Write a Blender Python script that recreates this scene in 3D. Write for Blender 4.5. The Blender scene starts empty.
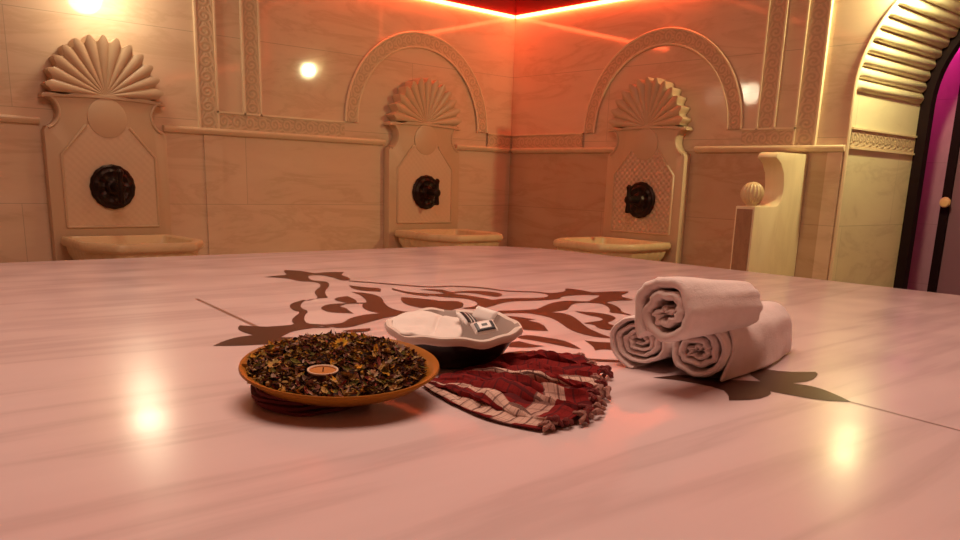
import bpy, bmesh, math, random
from math import sin, cos, pi, radians as R, sqrt, atan2, exp
from mathutils import Vector, Matrix, noise
from mathutils.geometry import delaunay_2d_cdt
random.seed(7)
S = bpy.context.scene
COL = S.collection
S.view_settings.view_transform = 'Standard'
S.view_settings.look = 'None'
S.view_settings.exposure = 0.0

# ------------------------------------------------------------------ helpers
def new_obj(name, bm, mat, parent=None, smooth=True, loc=None):
    me = bpy.data.meshes.new(name)
    bm.normal_update()
    bm.to_mesh(me); bm.free()
    o = bpy.data.objects.new(name, me)
    COL.objects.link(o)
    for m in (mat if isinstance(mat, (list, tuple)) else [mat]):
        me.materials.append(m)
    if smooth:
        for p in me.polygons: p.use_smooth = True
        try: me.set_sharp_from_angle(angle=R(38))
        except Exception: pass
    if parent is not None: o.parent = parent
    if loc is not None: o.location = loc
    return o

def thing(name, label, cat, loc=(0, 0, 0), rot=(0, 0, 0), group=None):
    o = bpy.data.objects.new(name, None); COL.objects.link(o)
    o.empty_display_size = .05
    o.location = loc; o.rotation_euler = rot
    o['label'] = label; o['category'] = cat
    if group: o['group'] = group
    return o

def tag(o, label, cat, group=None, kind=None):
    o['label'] = label; o['category'] = cat
    if group: o['group'] = group
    if kind: o['kind'] = kind
    return o

def struct(o, label=None, cat=None):
    o['kind'] = 'structure'
    if label: o['label'] = label
    if cat: o['category'] = cat
    return o

def dup(root, loc, rotz, label, parts=True):
    r = root.copy(); COL.objects.link(r); r.location = loc; r.rotation_euler = (0, 0, rotz)
    r['label'] = label
    for ch in list(root.children):
        c = ch.copy(); COL.objects.link(c); c.parent = r
        for g in ch.children:
            d = g.copy(); COL.objects.link(d); d.parent = c
    return r

def box(bm, x0, x1, y0, y1, z0, z1):
    v = [bm.verts.new(p) for p in ((x0,y0,z0),(x1,y0,z0),(x1,y1,z0),(x0,y1,z0),(x0,y0,z1),(x1,y0,z1),(x1,y1,z1),(x0,y1,z1))]
    fs = []
    for f in ((0,3,2,1),(4,5,6,7),(0,1,5,4),(1,2,6,5),(2,3,7,6),(3,0,4,7)):
        fs.append(bm.faces.new([v[i] for i in f]))
    return v, fs

def bevel_all(bm, w, seg=2, ang=30):
    bm.normal_update()
    es = [e for e in bm.edges if len(e.link_faces) == 2 and e.calc_face_angle(0) > R(ang)]
    bmesh.ops.bevel(bm, geom=es, offset=w, segments=seg, affect='EDGES', profile=.6)

def lathe(bm, prof, n=48, ang0=0, wob=None):
    """prof list of (r,z); closed round z; returns rings"""
    rings = []
    for (r, z) in prof:
        ring = []
        if r < 1e-6:
            ring = [bm.verts.new((0, 0, z))] * n
        else:
            for i in range(n):
                a = ang0 + 2*pi*i/n
                rr, zz = (r, z) if wob is None else wob(r, z, a)
                ring.append(bm.verts.new((rr*cos(a), rr*sin(a), zz)))
        rings.append(ring)
    for k in range(len(rings)-1):
        a, b = rings[k], rings[k+1]
        for i in range(n):
            j = (i+1) % n
            vs = []
            for v in (a[i], a[j], b[j], b[i]):
                if v not in vs: vs.append(v)
            if len(vs) >= 3: bm.faces.new(vs)
    return rings

def tube(bm, pts, rad, n=8, cap=True):
    """round tube along a polyline; rad number or list"""
    pts = [Vector(p) for p in pts]
    rings = []
    t0 = (pts[1]-pts[0]).normalized()
    s = t0.cross(Vector((0, 0, 1)) if abs(t0.z) < .9 else Vector((1, 0, 0))).normalized()
    for i, p in enumerate(pts):
        t = (pts[min(i+1, len(pts)-1)] - pts[max(i-1, 0)]).normalized()
        s = s - t*s.dot(t)
        if s.length < 1e-4: s = t.orthogonal()
        s.normalize(); u = s.cross(t).normalized()
        r = rad[i] if isinstance(rad, (list, tuple)) else rad
        rings.append([bm.verts.new(p + (s*cos(2*pi*k/n) + u*sin(2*pi*k/n))*r) for k in range(n)])
    for a, b in zip(rings, rings[1:]):
        for k in range(n):
            bm.faces.new((a[k], a[(k+1) % n], b[(k+1) % n], b[k]))
    if cap:
        bm.faces.new(list(reversed(rings[0]))); bm.faces.new(rings[-1])

def prism(bm, poly, fn, h0, h1):
    """extrude a 2-D outline; fn(a,b,h)->xyz"""
    lo = [bm.verts.new(fn(a, b, h0)) for a, b in poly]
    hi = [bm.verts.new(fn(a, b, h1)) for a, b in poly]
    n = len(poly)
    fs = [bm.faces.new(lo), bm.faces.new(list(reversed(hi)))]
    for i in range(n):
        j = (i+1) % n
        fs.append(bm.faces.new((lo[j], lo[i], hi[i], hi[j])))
    return fs

def fix(bm):
    bmesh.ops.recalc_face_normals(bm, faces=bm.faces[:])

def grid(bm, fn, nu, nv, uvfn=None, closed_v=False):
    V = [[bm.verts.new(fn(i/nu, j/nv)) for j in range(nv+1)] for i in range(nu+1)]
    uv = bm.loops.layers.uv.verify() if uvfn else None
    for i in range(nu):
        for j in range(nv):
            f = bm.faces.new((V[i][j], V[i+1][j], V[i+1][j+1], V[i][j+1]))
            if uvfn:
                for l, (a, b) in zip(f.loops, ((i, j), (i+1, j), (i+1, j+1), (i, j+1))):
                    l[uv].uv = uvfn(a/nu, b/nv)
    return V

# ------------------------------------------------------------------ materials
class NT:
    def __init__(s, name):
        s.m = bpy.data.materials.new(name); s.m.use_nodes = True
        s.t = s.m.node_tree; s.b = s.t.nodes['Principled BSDF']
    def n(s, typ, **kw):
        nd = s.t.nodes.new(typ)
        for k, v in kw.items():
            if k in nd.inputs.keys() if hasattr(nd.inputs, 'keys') else False: nd.inputs[k].default_value = v
            else: setattr(nd, k, v)
        return nd
    def l(s, a, b): s.t.links.new(a, b)
    def math(s, op, a, b=None, c=None):
        nd = s.t.nodes.new('ShaderNodeMath'); nd.operation = op
        for i, x in enumerate((a, b, c)):
            if x is None: continue
            if hasattr(x, 'links') or hasattr(x, 'is_output'): s.l(x, nd.inputs[i])
            else: nd.inputs[i].default_value = x
        return nd.outputs[0]
    def mix(s, fac, a, b):
        nd = s.t.nodes.new('ShaderNodeMix'); nd.data_type = 'RGBA'
        if hasattr(fac, 'is_output'): s.l(fac, nd.inputs[0])
        else: nd.inputs[0].default_value = fac
        for i, x in ((6, a), (7, b)):
            if hasattr(x, 'is_output'): s.l(x, nd.inputs[i])
            else: nd.inputs[i].default_value = (*x, 1)
        return nd.outputs[2]
    def ramp(s, fac, stops):
        nd = s.t.nodes.new('ShaderNodeValToRGB'); s.l(fac, nd.inputs[0])
        el = nd.color_ramp.elements
        while len(el) < len(stops): el.new(.5)
        for e, (p, c) in zip(el, stops):
            e.position = p; e.color = (*c, 1) if len(c) == 3 else c
        return nd.outputs[0]
    def bump(s, h, strength, dist=.01):
        nd = s.t.nodes.new('ShaderNodeBump'); nd.inputs['Strength'].default_value = strength
        nd.inputs['Distance'].default_value = dist
        s.l(h, nd.inputs['Height']); s.l(nd.outputs[0], s.b.inputs['Normal']); return nd

def set_b(b, col=None, rough=None, metal=None, spec=None):
    if col is not None: b.inputs['Base Color'].default_value = (*col, 1)
    if rough is not None: b.inputs['Roughness'].default_value = rough
    if metal is not None: b.inputs['Metallic'].default_value = metal
    if spec is not None: b.inputs['Specular IOR Level'].default_value = spec

def geo_pos(q):
    return q.n('ShaderNodeNewGeometry').outputs['Position']

def marble(name, base, vein, scale=1.6, rough=.2, vein_amt=.5, rot=(0, 0, .6), joints=None, low=None, rough_var=0, bump=0, stretch=(1, 3.5, 1)):
    q = NT(name); b = q.b
    pos = geo_pos(q)
    mp = q.n('ShaderNodeMapping'); q.l(pos, mp.inputs[0]); mp.inputs['Rotation'].default_value = rot
    mp.inputs['Scale'].default_value = stretch
    n1 = q.n('ShaderNodeTexNoise'); q.l(mp.outputs[0], n1.inputs['Vector'])
    n1.inputs['Scale'].default_value = scale; n1.inputs['Detail'].default_value = 8; n1.inputs['Roughness'].default_value = .62; n1.inputs['Distortion'].default_value = .7
    f1 = q.ramp(n1.outputs['Fac'], [(.36, (0, 0, 0)), (.5, (.28, .28, .28)), (.56, (.9, .9, .9)), (.63, (.2, .2, .2)), (.8, (0, 0, 0))])
    n2 = q.n('ShaderNodeTexNoise'); q.l(pos, n2.inputs['Vector']); n2.inputs['Scale'].default_value = 1.3; n2.inputs['Detail'].default_value = 4
    c = q.mix(q.math('MULTIPLY', f1, vein_amt), base, vein)
    c = q.mix(q.math('MULTIPLY', n2.outputs['Fac'], .45), c, [x*.8 for x in base])
    if joints:
        sep = q.n('ShaderNodeSeparateXYZ'); q.l(pos, sep.inputs[0])
        cb = q.n('ShaderNodeCombineXYZ')
        q.l(q.math('ADD', q.math('ADD', sep.outputs[0], sep.outputs[1]), joints[3]), cb.inputs[0])
        q.l(q.math('ADD', sep.outputs[2], joints[2]), cb.inputs[1])
        br = q.n('ShaderNodeTexBrick'); q.l(cb.outputs[0], br.inputs['Vector'])
        br.inputs['Scale'].default_value = 1; br.inputs['Brick Width'].default_value = joints[0]; br.inputs['Row Height'].default_value = joints[1]
        br.inputs['Mortar Size'].default_value = .0018; br.inputs['Mortar Smooth'].default_value = .3
        br.inputs['Color1'].default_value = (1, 1, 1, 1); br.inputs['Color2'].default_value = (.92, .92, .92, 1); br.inputs['Mortar'].default_value = (1, 1, 1, 1)
        mm = q.t.nodes.new('ShaderNodeMix'); mm.data_type = 'RGBA'; mm.blend_type = 'MULTIPLY'; mm.inputs[0].default_value = 1
        q.l(c, mm.inputs[6]); q.l(br.outputs['Color'], mm.inputs[7])
        c = q.mix(br.outputs['Fac'], mm.outputs[2], [x*.6 for x in base])
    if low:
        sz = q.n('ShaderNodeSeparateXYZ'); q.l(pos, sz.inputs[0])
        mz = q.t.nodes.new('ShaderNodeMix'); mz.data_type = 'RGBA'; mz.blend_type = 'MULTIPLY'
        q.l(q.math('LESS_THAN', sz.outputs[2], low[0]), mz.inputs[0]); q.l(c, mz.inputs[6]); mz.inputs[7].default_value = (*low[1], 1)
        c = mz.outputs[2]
    q.l(c, b.inputs['Base Color'])
    if rough_var:
        n3 = q.n('ShaderNodeTexNoise'); q.l(pos, n3.inputs['Vector']); n3.inputs['Scale'].default_value = 5; n3.inputs['Detail'].default_value = 5
        rr = q.math('ADD', q.math('MULTIPLY', q.math('SUBTRACT', n3.outputs['Fac'], .5), rough_var), rough)
        q.l(rr, b.inputs['Roughness'])
    else: b.inputs['Roughness'].default_value = rough
    if bump:
        n4 = q.n('ShaderNodeTexNoise'); q.l(pos, n4.inputs['Vector']); n4.inputs['Scale'].default_value = 9; n4.inputs['Detail'].default_value = 2
        q.bump(n4.outputs['Fac'], bump, .01)
    return q.m

def carved(name, base):
    """scroll relief: rings and leaves in a chain, laid along the UV u axis (metres), v across (-.5 .5)"""
    q = NT(name); b = q.b
    uv = q.n('ShaderNodeUVMap'); sep = q.n('ShaderNodeSeparateXYZ'); q.l(uv.outputs[0], sep.inputs[0])
    u, v = sep.outputs[0], sep.outputs[1]
    fx = q.math('SUBTRACT', q.math('FRACT', q.math('DIVIDE', u, .085)), .5)
    d = q.math('SQRT', q.math('ADD', q.math('MULTIPLY', fx, fx), q.math('MULTIPLY', v, v)))
    ang = q.math('ARCTAN2', v, fx)
    ring = q.math('SINE', q.math('ADD', q.math('MULTIPLY', d, 22), q.math('MULTIPLY', ang, 1)))
    fx2 = q.math('SUBTRACT', q.math('FRACT', q.math('ADD', q.math('DIVIDE', u, .085), .5)), .5)
    leaf = q.math('SINE', q.math('ADD', q.math('MULTIPLY', q.math('ABSOLUTE', v), 26), q.math('MULTIPLY', fx2, 9)))
    msk = q.math('LESS_THAN', d, .42)
    h = q.math('ADD', q.math('MULTIPLY', ring, msk), q.math('MULTIPLY', leaf, q.math('SUBTRACT', 1, msk)))
    edge = q.math('GREATER_THAN', q.math('ABSOLUTE', v), .43)
    h = q.math('ADD', q.math('MULTIPLY', h, q.math('SUBTRACT', 1, edge)), q.math('MULTIPLY', edge, 1.2))
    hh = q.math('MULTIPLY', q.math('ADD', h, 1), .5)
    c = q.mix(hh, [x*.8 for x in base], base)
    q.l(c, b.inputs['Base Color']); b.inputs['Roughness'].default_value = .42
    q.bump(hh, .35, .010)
    return q.m

def plain(name, col, rough=.5, metal=0, nscale=0, nstr=.3, var=0):
    q = NT(name); set_b(q.b, col, rough, metal)
    if nscale:
        n = q.n('ShaderNodeTexNoise'); tc = q.n('ShaderNodeTexCoord'); q.l(tc.outputs['Object'], n.inputs['Vector'])
        n.inputs['Scale'].default_value = nscale; n.inputs['Detail'].default_value = 5
        q.bump(n.outputs['Fac'], nstr, .004)
        if var:
            q.l(q.mix(q.math('MULTIPLY', n.outputs['Fac'], var), col, [x*.45 for x in col]), q.b.inputs['Base Color'])
    return q.m

def emis(name, col, strength):
    q = NT(name); set_b(q.b, (0, 0, 0), .5)
    q.b.inputs['Emission Color'].default_value = (*col, 1); q.b.inputs['Emission Strength'].default_value = strength
    return q.m

# outline of the floral inlay on the platform, in metres
INLAY = [
[(1.141,2.239),(1.187,2.254),(1.228,2.255),(1.257,2.334),(1.283,2.377),(1.315,2.338),(1.318,2.304),(1.322,2.255),(1.373,2.271),(1.423,2.247),(1.370,2.184),(1.353,2.104),(1.320,2.055),(1.298,2.066),(1.306,2.099),(1.314,2.138),(1.317,2.202),(1.297,2.212),(1.275,2.211),(1.248,2.171),(1.223,2.104),(1.239,2.072),(1.245,2.060),(1.223,2.006),(1.177,1.942),(1.138,1.892),(1.099,1.824),(1.081,1.778),(1.054,1.785),(1.024,1.778),(0.997,1.757),(0.971,1.723),(0.950,1.689),(0.939,1.660),(0.932,1.620),(0.896,1.576),(0.865,1.523),(0.850,1.484),(0.865,1.466),(0.879,1.447),(0.902,1.443),(0.870,1.458),(0.904,1.451),(0.921,1.458),(0.955,1.492),(0.999,1.514),(1.025,1.519),(1.053,1.516),(1.049,1.555),(1.063,1.600),(1.088,1.641),(1.103,1.656),(1.069,1.675),(1.041,1.657),(1.029,1.649),(1.030,1.619),(1.015,1.585),(1.001,1.543),(0.982,1.564),(0.963,1.586),(0.972,1.638),(1.005,1.678),(1.034,1.691),(1.061,1.684),(1.095,1.677),(1.113,1.666),(1.121,1.669),(1.152,1.724),(1.178,1.786),(1.188,1.843),(1.204,1.826),(1.214,1.793),(1.208,1.744),(1.190,1.703),(1.146,1.631),(1.118,1.568),(1.111,1.519),(1.129,1.491),(1.112,1.511),(1.137,1.487),(1.154,1.472),(1.122,1.431),(1.079,1.466),(1.056,1.476),(1.074,1.469),(1.036,1.463),(0.990,1.443),(0.948,1.424),(0.904,1.403),(0.876,1.405),(0.872,1.427),(0.857,1.437),(0.829,1.437),(0.866,1.415),(0.861,1.444),(0.830,1.432),(0.806,1.429),(0.778,1.421),(0.756,1.401),(0.734,1.383),(0.769,1.353),(0.740,1.302),(0.689,1.299),(0.699,1.333),(0.677,1.335),(0.632,1.350),(0.597,1.372),(0.630,1.402),(0.668,1.425),(0.701,1.427),(0.698,1.471),(0.708,1.508),(0.726,1.536),(0.758,1.495),(0.786,1.490),(0.822,1.486),(0.835,1.522),(0.857,1.558),(0.912,1.620),(0.908,1.644),(0.928,1.702),(0.957,1.745),(1.009,1.779),(1.015,1.762),(1.059,1.793),(1.074,1.826),(1.098,1.879),(1.138,1.934),(1.171,1.970),(1.210,2.039),(1.209,2.079),(1.181,2.102),(1.185,2.174),(1.165,2.213)],
[(1.078,1.754),(1.109,1.778),(1.138,1.783),(1.121,1.717),(1.095,1.672),(1.074,1.677),(1.070,1.710)],
[(1.255,1.959),(1.261,1.955),(1.275,1.902),(1.304,1.872),(1.259,1.810),(1.227,1.847),(1.228,1.898)],
[(0.867,1.377),(0.889,1.379),(0.929,1.372),(0.914,1.347),(0.887,1.345),(0.870,1.355)],
[(1.316,2.054),(1.363,1.974),(1.400,1.904),(1.437,1.834),(1.495,1.822),(1.499,1.826),(1.547,1.788),(1.573,1.737),(1.576,1.672),(1.603,1.640),(1.644,1.606),(1.651,1.564),(1.669,1.558),(1.727,1.569),(1.764,1.610),(1.780,1.608),(1.785,1.568),(1.776,1.513),(1.842,1.501),(1.886,1.477),(1.873,1.460),(1.782,1.424),(1.767,1.365),(1.746,1.350),(1.711,1.370),(1.653,1.365),(1.645,1.333),(1.611,1.281),(1.559,1.233),(1.552,1.198),(1.538,1.192),(1.539,1.223),(1.527,1.247),(1.557,1.267),(1.607,1.318),(1.627,1.355),(1.615,1.374),(1.603,1.389),(1.560,1.393),(1.496,1.348),(1.471,1.329),(1.437,1.326),(1.407,1.322),(1.424,1.302),(1.415,1.265),(1.377,1.208),(1.343,1.164),(1.317,1.126),(1.292,1.074),(1.279,1.034),(1.269,1.028),(1.253,1.051),(1.256,1.097),(1.274,1.144),(1.321,1.214),(1.348,1.265),(1.353,1.302),(1.352,1.338),(1.330,1.357),(1.288,1.372),(1.243,1.348),(1.239,1.360),(1.252,1.383),(1.269,1.394),(1.306,1.408),(1.359,1.387),(1.401,1.374),(1.446,1.388),(1.383,1.369),(1.413,1.374),(1.484,1.413),(1.539,1.435),(1.590,1.439),(1.608,1.411),(1.629,1.399),(1.656,1.414),(1.722,1.444),(1.744,1.462),(1.719,1.487),(1.672,1.500),(1.627,1.497),(1.597,1.469),(1.544,1.470),(1.497,1.484),(1.448,1.502),(1.396,1.488),(1.351,1.466),(1.305,1.452),(1.265,1.460),(1.265,1.483),(1.304,1.482),(1.340,1.508),(1.364,1.542),(1.377,1.585),(1.368,1.615),(1.341,1.649),(1.331,1.688),(1.315,1.679),(1.299,1.733),(1.305,1.785),(1.308,1.826),(1.330,1.858),(1.321,1.796),(1.329,1.750),(1.358,1.706),(1.389,1.697),(1.399,1.742),(1.379,1.793),(1.412,1.791),(1.434,1.764),(1.434,1.764),(1.423,1.712),(1.461,1.714),(1.495,1.707),(1.527,1.670),(1.529,1.626),(1.503,1.593),(1.471,1.579),(1.464,1.615),(1.466,1.669),(1.438,1.693),(1.405,1.683),(1.422,1.643),(1.425,1.596),(1.423,1.546),(1.462,1.550),(1.505,1.538),(1.550,1.513),(1.589,1.510),(1.629,1.543),(1.629,1.591),(1.589,1.624),(1.560,1.655),(1.557,1.718),(1.532,1.771),(1.485,1.809),(1.479,1.802),(1.423,1.817),(1.387,1.886),(1.351,1.958),(1.303,2.035)],
[(1.217,1.662),(1.248,1.701),(1.269,1.671),(1.291,1.621),(1.291,1.596),(1.330,1.579),(1.323,1.542),(1.272,1.485),(1.237,1.477),(1.203,1.454),(1.166,1.441),(1.159,1.473),(1.189,1.477),(1.183,1.508),(1.180,1.554),(1.183,1.598)],
[(1.163,1.386),(1.200,1.384),(1.224,1.369),(1.201,1.344),(1.177,1.358)],
[(1.471,1.306),(1.484,1.288),(1.500,1.267),(1.505,1.232),(1.487,1.191),(1.447,1.166),(1.406,1.153),(1.393,1.115),(1.346,1.082),(1.335,1.098),(1.339,1.121),(1.365,1.154),(1.355,1.174),(1.368,1.182),(1.410,1.179),(1.436,1.186),(1.453,1.212),(1.451,1.244),(1.461,1.280)],
[(1.272,1.347),(1.290,1.325),(1.303,1.269),(1.278,1.271),(1.275,1.222),(1.221,1.153),(1.198,1.173),(1.186,1.195),(1.218,1.268)],
[(1.131,1.147),(1.156,1.143),(1.165,1.104),(1.173,1.072),(1.160,1.029),(1.136,0.987),(1.129,1.008),(1.127,1.055),(1.121,1.097),(1.110,1.130)],
[(1.065,1.107),(1.092,1.107),(1.090,1.066),(1.099,1.047),(1.062,1.049),(1.036,1.076)],
[(0.991,1.044),(1.038,1.036),(1.049,1.013),(1.063,0.959),(1.083,0.925),(1.121,0.885),(1.134,0.869),(1.119,0.857),(1.109,0.871),(1.075,0.901),(1.045,0.942),(1.038,0.988),(1.024,1.018),(0.974,1.025)],
[(1.207,1.042),(1.216,1.019),(1.237,0.997),(1.227,0.977),(1.183,0.941),(1.182,0.949),(1.170,0.965),(1.148,0.964),(1.177,0.993)],
[(1.062,0.768),(1.127,0.752),(1.153,0.687),(1.171,0.670),(1.187,0.651),(1.224,0.697),(1.276,0.702),(1.286,0.665),(1.333,0.633),(1.317,0.620),(1.261,0.604),(1.220,0.614),(1.230,0.580),(1.207,0.536),(1.183,0.503),(1.152,0.535),(1.144,0.580),(1.140,0.608),(1.122,0.596),(1.075,0.593),(1.038,0.615),(1.067,0.634),(1.090,0.660),(1.086,0.724)],
]
# ------------------------------------------------------------------ room numbers (metres; z = 0 is the top of the platform)
YA, XB, FL = 5.0, 4.745, -0.5
XR, YF, CE = -2.35, -2.05, 2.45
OY0, OY1, OR, OZ = 0.92, 2.24, 0.66, 0.84      # arch opening in the right wall
XJ = 5.66                                       # back of the arch

WALL = (.80, .60, .425); WVEIN = (.53, .34, .20)
m_wall = marble('wall_marble', WALL, WVEIN, 1.5, .055, .5, (0, .35, .3), (2.6, .495, .395, .35), stretch=(1, 1, 4))
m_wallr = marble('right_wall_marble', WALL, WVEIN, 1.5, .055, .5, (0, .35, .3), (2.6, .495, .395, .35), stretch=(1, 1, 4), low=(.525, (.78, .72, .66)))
m_jamb = marble('jamb_marble', (.86, .74, .50), (.45, .32, .2), 1.5, .25, .4, (0, .3, .3), (1.3, .495, .395, .1), stretch=(1, 1, 3))
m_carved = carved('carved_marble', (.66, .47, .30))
m_fillet = marble('fillet_marble', (.84, .66, .44), WVEIN, 2, .3, .2)
m_fount = marble('fountain_marble', (.64, .455, .29), (.47, .3, .17), 1.3, .38, .25)
m_basin = marble('basin_marble', (.76, .58, .34), (.5, .32, .15), 3, .3, .4)
m_floor = marble('floor_marble', (.6, .45, .36), (.3, .2, .15), 1.5, .25, .4, joints=(.6, .6, .1, 0))
m_red = plain('red_cornice_paint', (.16, .012, .012), .35)
m_ceil = plain('ceiling_plaster', (.45, .25, .18), .7)
m_led2 = emis('dim_red_led', (1, .11, .035), 7)
m_led = emis('red_led', (1, .10, .03), 36)
m_dark = plain('dark_wood', (.010, .002, .003), .6); m_dark.node_tree.nodes['Principled BSDF'].inputs['Specular IOR Level'].default_value = .12
m_pinkwall = marble('passage_marble', (.46, .24, .33), (.3, .14, .2), 1.5, .3, .4, joints=(1.5, .42, .33, .2))
m_door = plain('door_panel', (.22, .10, .14), .35)

# ---- setting
bm = bmesh.new(); box(bm, XR-.2, XB+3, YF-.2, YA+.2, FL-.1, FL); fix(bm); struct(new_obj('floor', bm, m_floor, smooth=False))
bm = bmesh.new(); box(bm, XR-.2, XB+.2, YF-.2, YA+.2, CE, CE+.1); fix(bm); struct(new_obj('ceiling', bm, m_ceil, smooth=False))
bm = bmesh.new(); box(bm, XR-.2, XB+.2, YA, YA+.2, FL, CE); fix(bm); struct(new_obj('wall_left', bm, m_wall, smooth=False))
bm = bmesh.new(); box(bm, XR-.2, XR, YF-.2, YA, FL, CE); fix(bm); struct(new_obj('wall_rear', bm, m_wall, smooth=False))
bm = bmesh.new(); box(bm, XR, XB+.2, YF-.2, YF, FL, CE); fix(bm); struct(new_obj('wall_front', bm, m_wall, smooth=False))

# right wall with the arched opening; the wall is as thick as the passage is deep
YC = (OY0+OY1)/2
bm = bmesh.new()
NA = 48
def face(pts): return bm.faces.new([bm.verts.new(p) for p in pts])
face([(XB, OY1, FL), (XB, YA, FL), (XB, YA, CE), (XB, OY1, CE)])
face([(XB, YF, FL), (XB, OY0, FL), (XB, OY0, CE), (XB, YF, CE)])
arc = [(YC + OR*cos(pi*i/NA), OZ + OR*sin(pi*i/NA)) for i in range(NA+1)]   # from OY1 side over to OY0
for (a, b) in zip(arc, arc[1:]):
    face([(XB, b[0], b[1]), (XB, a[0], a[1]), (XB, a[0], CE), (XB, b[0], CE)])
bmesh.ops.remove_doubles(bm, verts=bm.verts, dist=1e-4)
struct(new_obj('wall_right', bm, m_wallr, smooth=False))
# jambs and fluted vault of the arch
def jamb(y, name):
    bm = bmesh.new(); s = 1 if y > YC else -1
    box(bm, XB+.001, XJ, min(y, y+s*.35), max(y, y+s*.35), FL, OZ); fix(bm)
    return struct(new_obj(name, bm, m_jamb, smooth=False))
jamb(OY1, 'wall_passage_left'); jamb(OY0, 'wall_passage_right')
bm = bmesh.new()
NF, PER = 31, 8
def vault(u, v):
    a = pi*v
    k = abs(sin(a*NF))
    e = min(1, min(u, 1-u)/.03)
    r = OR - .03*(k**.7)*(.15+.85*sqrt(e)) + .004
    return (XB + .004 + (XJ-XB-.004)*u, YC + r*cos(a), OZ + r*sin(a))
us = [0, .012, .03, .5, .97, .988, 1]
V = [[bm.verts.new(vault(u, j/(NF*PER))) for j in range(NF*PER+1)] for u in us]
for i in range(len(us)-1):
    for j in range(NF*PER):
        bm.faces.new((V[i][j], V[i+1][j], V[i+1][j+1], V[i][j+1]))
fix(bm)
struct(new_obj('trim_arch_flutes', bm, m_jamb))
# outer fillet that follows the edge of the opening
bm = bmesh.new()
path = [(OY1, FL+.01)] + [(OY1, OZ*t) for t in (0, .5)] + arc + [(OY0, .4), (OY0, FL+.01)]
tube(bm, [(XB, y, z) for y, z in path], .011, 8)
struct(new_obj('trim_arch_edge', bm, m_fillet))

# carved strips: UV u along, v across
def uvquad(bm, P, uvs):
    uv = bm.loops.layers.uv.verify()
    f = bm.faces.new([bm.verts.new(p) for p in P])
    for l, q in zip(f.loops, uvs): l[uv].uv = q
tn = [0]
def onA(a, z, h): return (a, YA-h, z)
def onB(a, z, h): return (XB-h, a, z)
def onJ(a, z, h): return (a, OY1-h, z)
def strip(on, a0, a1, z0, z1, vert, h=.014, fil=True):
    tn[0] += 1
    bm = bmesh.new()
    L = (z1-z0) if vert else (a1-a0)
    P = [on(a0, z0, h), on(a1, z0, h), on(a1, z1, h), on(a0, z1, h)]
    uvs = [(0, .5), (0, -.5), (L, -.5), (L, .5)] if vert else [(0, -.5), (L, -.5), (L, .5), (0, .5)]
    uvquad(bm, P, uvs)
    t = struct(new_obj('trim_%d' % tn[0], bm, m_carved, smooth=False))
    if fil:
        bm = bmesh.new(); w = .011
        rects = [(a0-w, a0, z0, z1), (a1, a1+w, z0, z1)] if vert else [(a0, a1, z0-w, z0), (a0, a1, z1, z1+w)]
        for (b0, b1, c0, c1) in rects:
            prism(bm, [(b0, c0), (b1, c0), (b1, c1), (b0, c1)], on, 0, h+.008)
        fix(bm)
        new_obj('fillet', bm, m_fillet, t, smooth=False)
    return t
def archband(on, c, zc, r0, r1, sgn=1, h=.016):
    tn[0] += 1
    bm = bmesh.new(); uv = bm.loops.layers.uv.verify(); n = 48
    rm = (r0+r1)/2
    z_low = .655
    pts = []
    pth = [(-1, z_low)] + [None]*0
    A = [(pi*i/n) for i in range(n+1)]
    rows = []
    # straight stilts below the centre, then the half round
    rows.append((lambda r: (r, z_low), 0))
    s0 = zc - z_low
    for a in A: rows.append(((lambda a: (lambda r: (r*cos(a), zc+r*sin(a))))(a), s0 + rm*a))
    rows.append((lambda r: (-r, z_low), s0*2 + rm*pi))
    prev = None
    for fn, u in rows:
        x0, z0 = fn(r0); x1, z1 = fn(r1)
        cur = [on(c+x0, z0, h), on(c+x1, z1, h), u]
        if prev and abs(u-prev[2]) > 1e-6:
            f = bm.faces.new([bm.verts.new(p) for p in (prev[0], prev[1], cur[1], cur[0])])
            for l, q in zip(f.loops, ((prev[2], -.5), (prev[2], .5), (u, .5), (u, -.5))): l[uv].uv = q
        prev = cur
    t = struct(new_obj('trim_%d' % tn[0], bm, m_carved, smooth=False))
    bm = bmesh.new()
    for r in (r0, r1):
        tube(bm, [on(c+fn(r)[0], fn(r)[1], .012) for fn, u in rows], .008, 6)
    new_obj('fillet', bm, m_fillet, t)
    return t
CA, CB, CL = 3.825, 3.565, 1.60        # fountain centres
ZB0, ZB1 = .548, .645
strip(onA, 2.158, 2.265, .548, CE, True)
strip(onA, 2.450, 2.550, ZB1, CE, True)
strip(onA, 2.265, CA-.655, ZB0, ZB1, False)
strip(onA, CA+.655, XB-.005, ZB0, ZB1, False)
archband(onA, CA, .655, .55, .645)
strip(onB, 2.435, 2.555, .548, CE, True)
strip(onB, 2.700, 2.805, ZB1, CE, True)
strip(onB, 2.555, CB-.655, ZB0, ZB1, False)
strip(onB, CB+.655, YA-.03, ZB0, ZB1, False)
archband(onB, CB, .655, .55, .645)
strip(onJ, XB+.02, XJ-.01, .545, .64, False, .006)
# chair rail
def rail(on, a0, a1, z=.535):
    tn[0] += 1
    bm = bmesh.new()
    prof = [(0, -.022), (.02, -.018), (.032, -.004), (.036, .004), (.034, .012), (.02, .017), (0, .017)]
    v0 = [bm.verts.new(on(a0, z+dz, h)) for h, dz in prof]; v1 = [bm.verts.new(on(a1, z+dz, h)) for h, dz in prof]
    for i in range(len(prof)-1): bm.faces.new((v0[i], v0[i+1], v1[i+1], v1[i]))
    bm.faces.new(v0); bm.faces.new(list(reversed(v1))); fix(bm)
    return struct(new_obj('trim_%d' % tn[0], bm, m_fillet, smooth=False))
rail(onA, XR+.01, CL-.33); rail(onA, CL+.33, CA-.33); rail(onA, CA+.33, XB-.04)
rail(onB, CB+.33, YA-.04); rail(onB, OY1+.005, CB-.33); rail(onB, YF+.01, OY0-.005)
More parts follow.
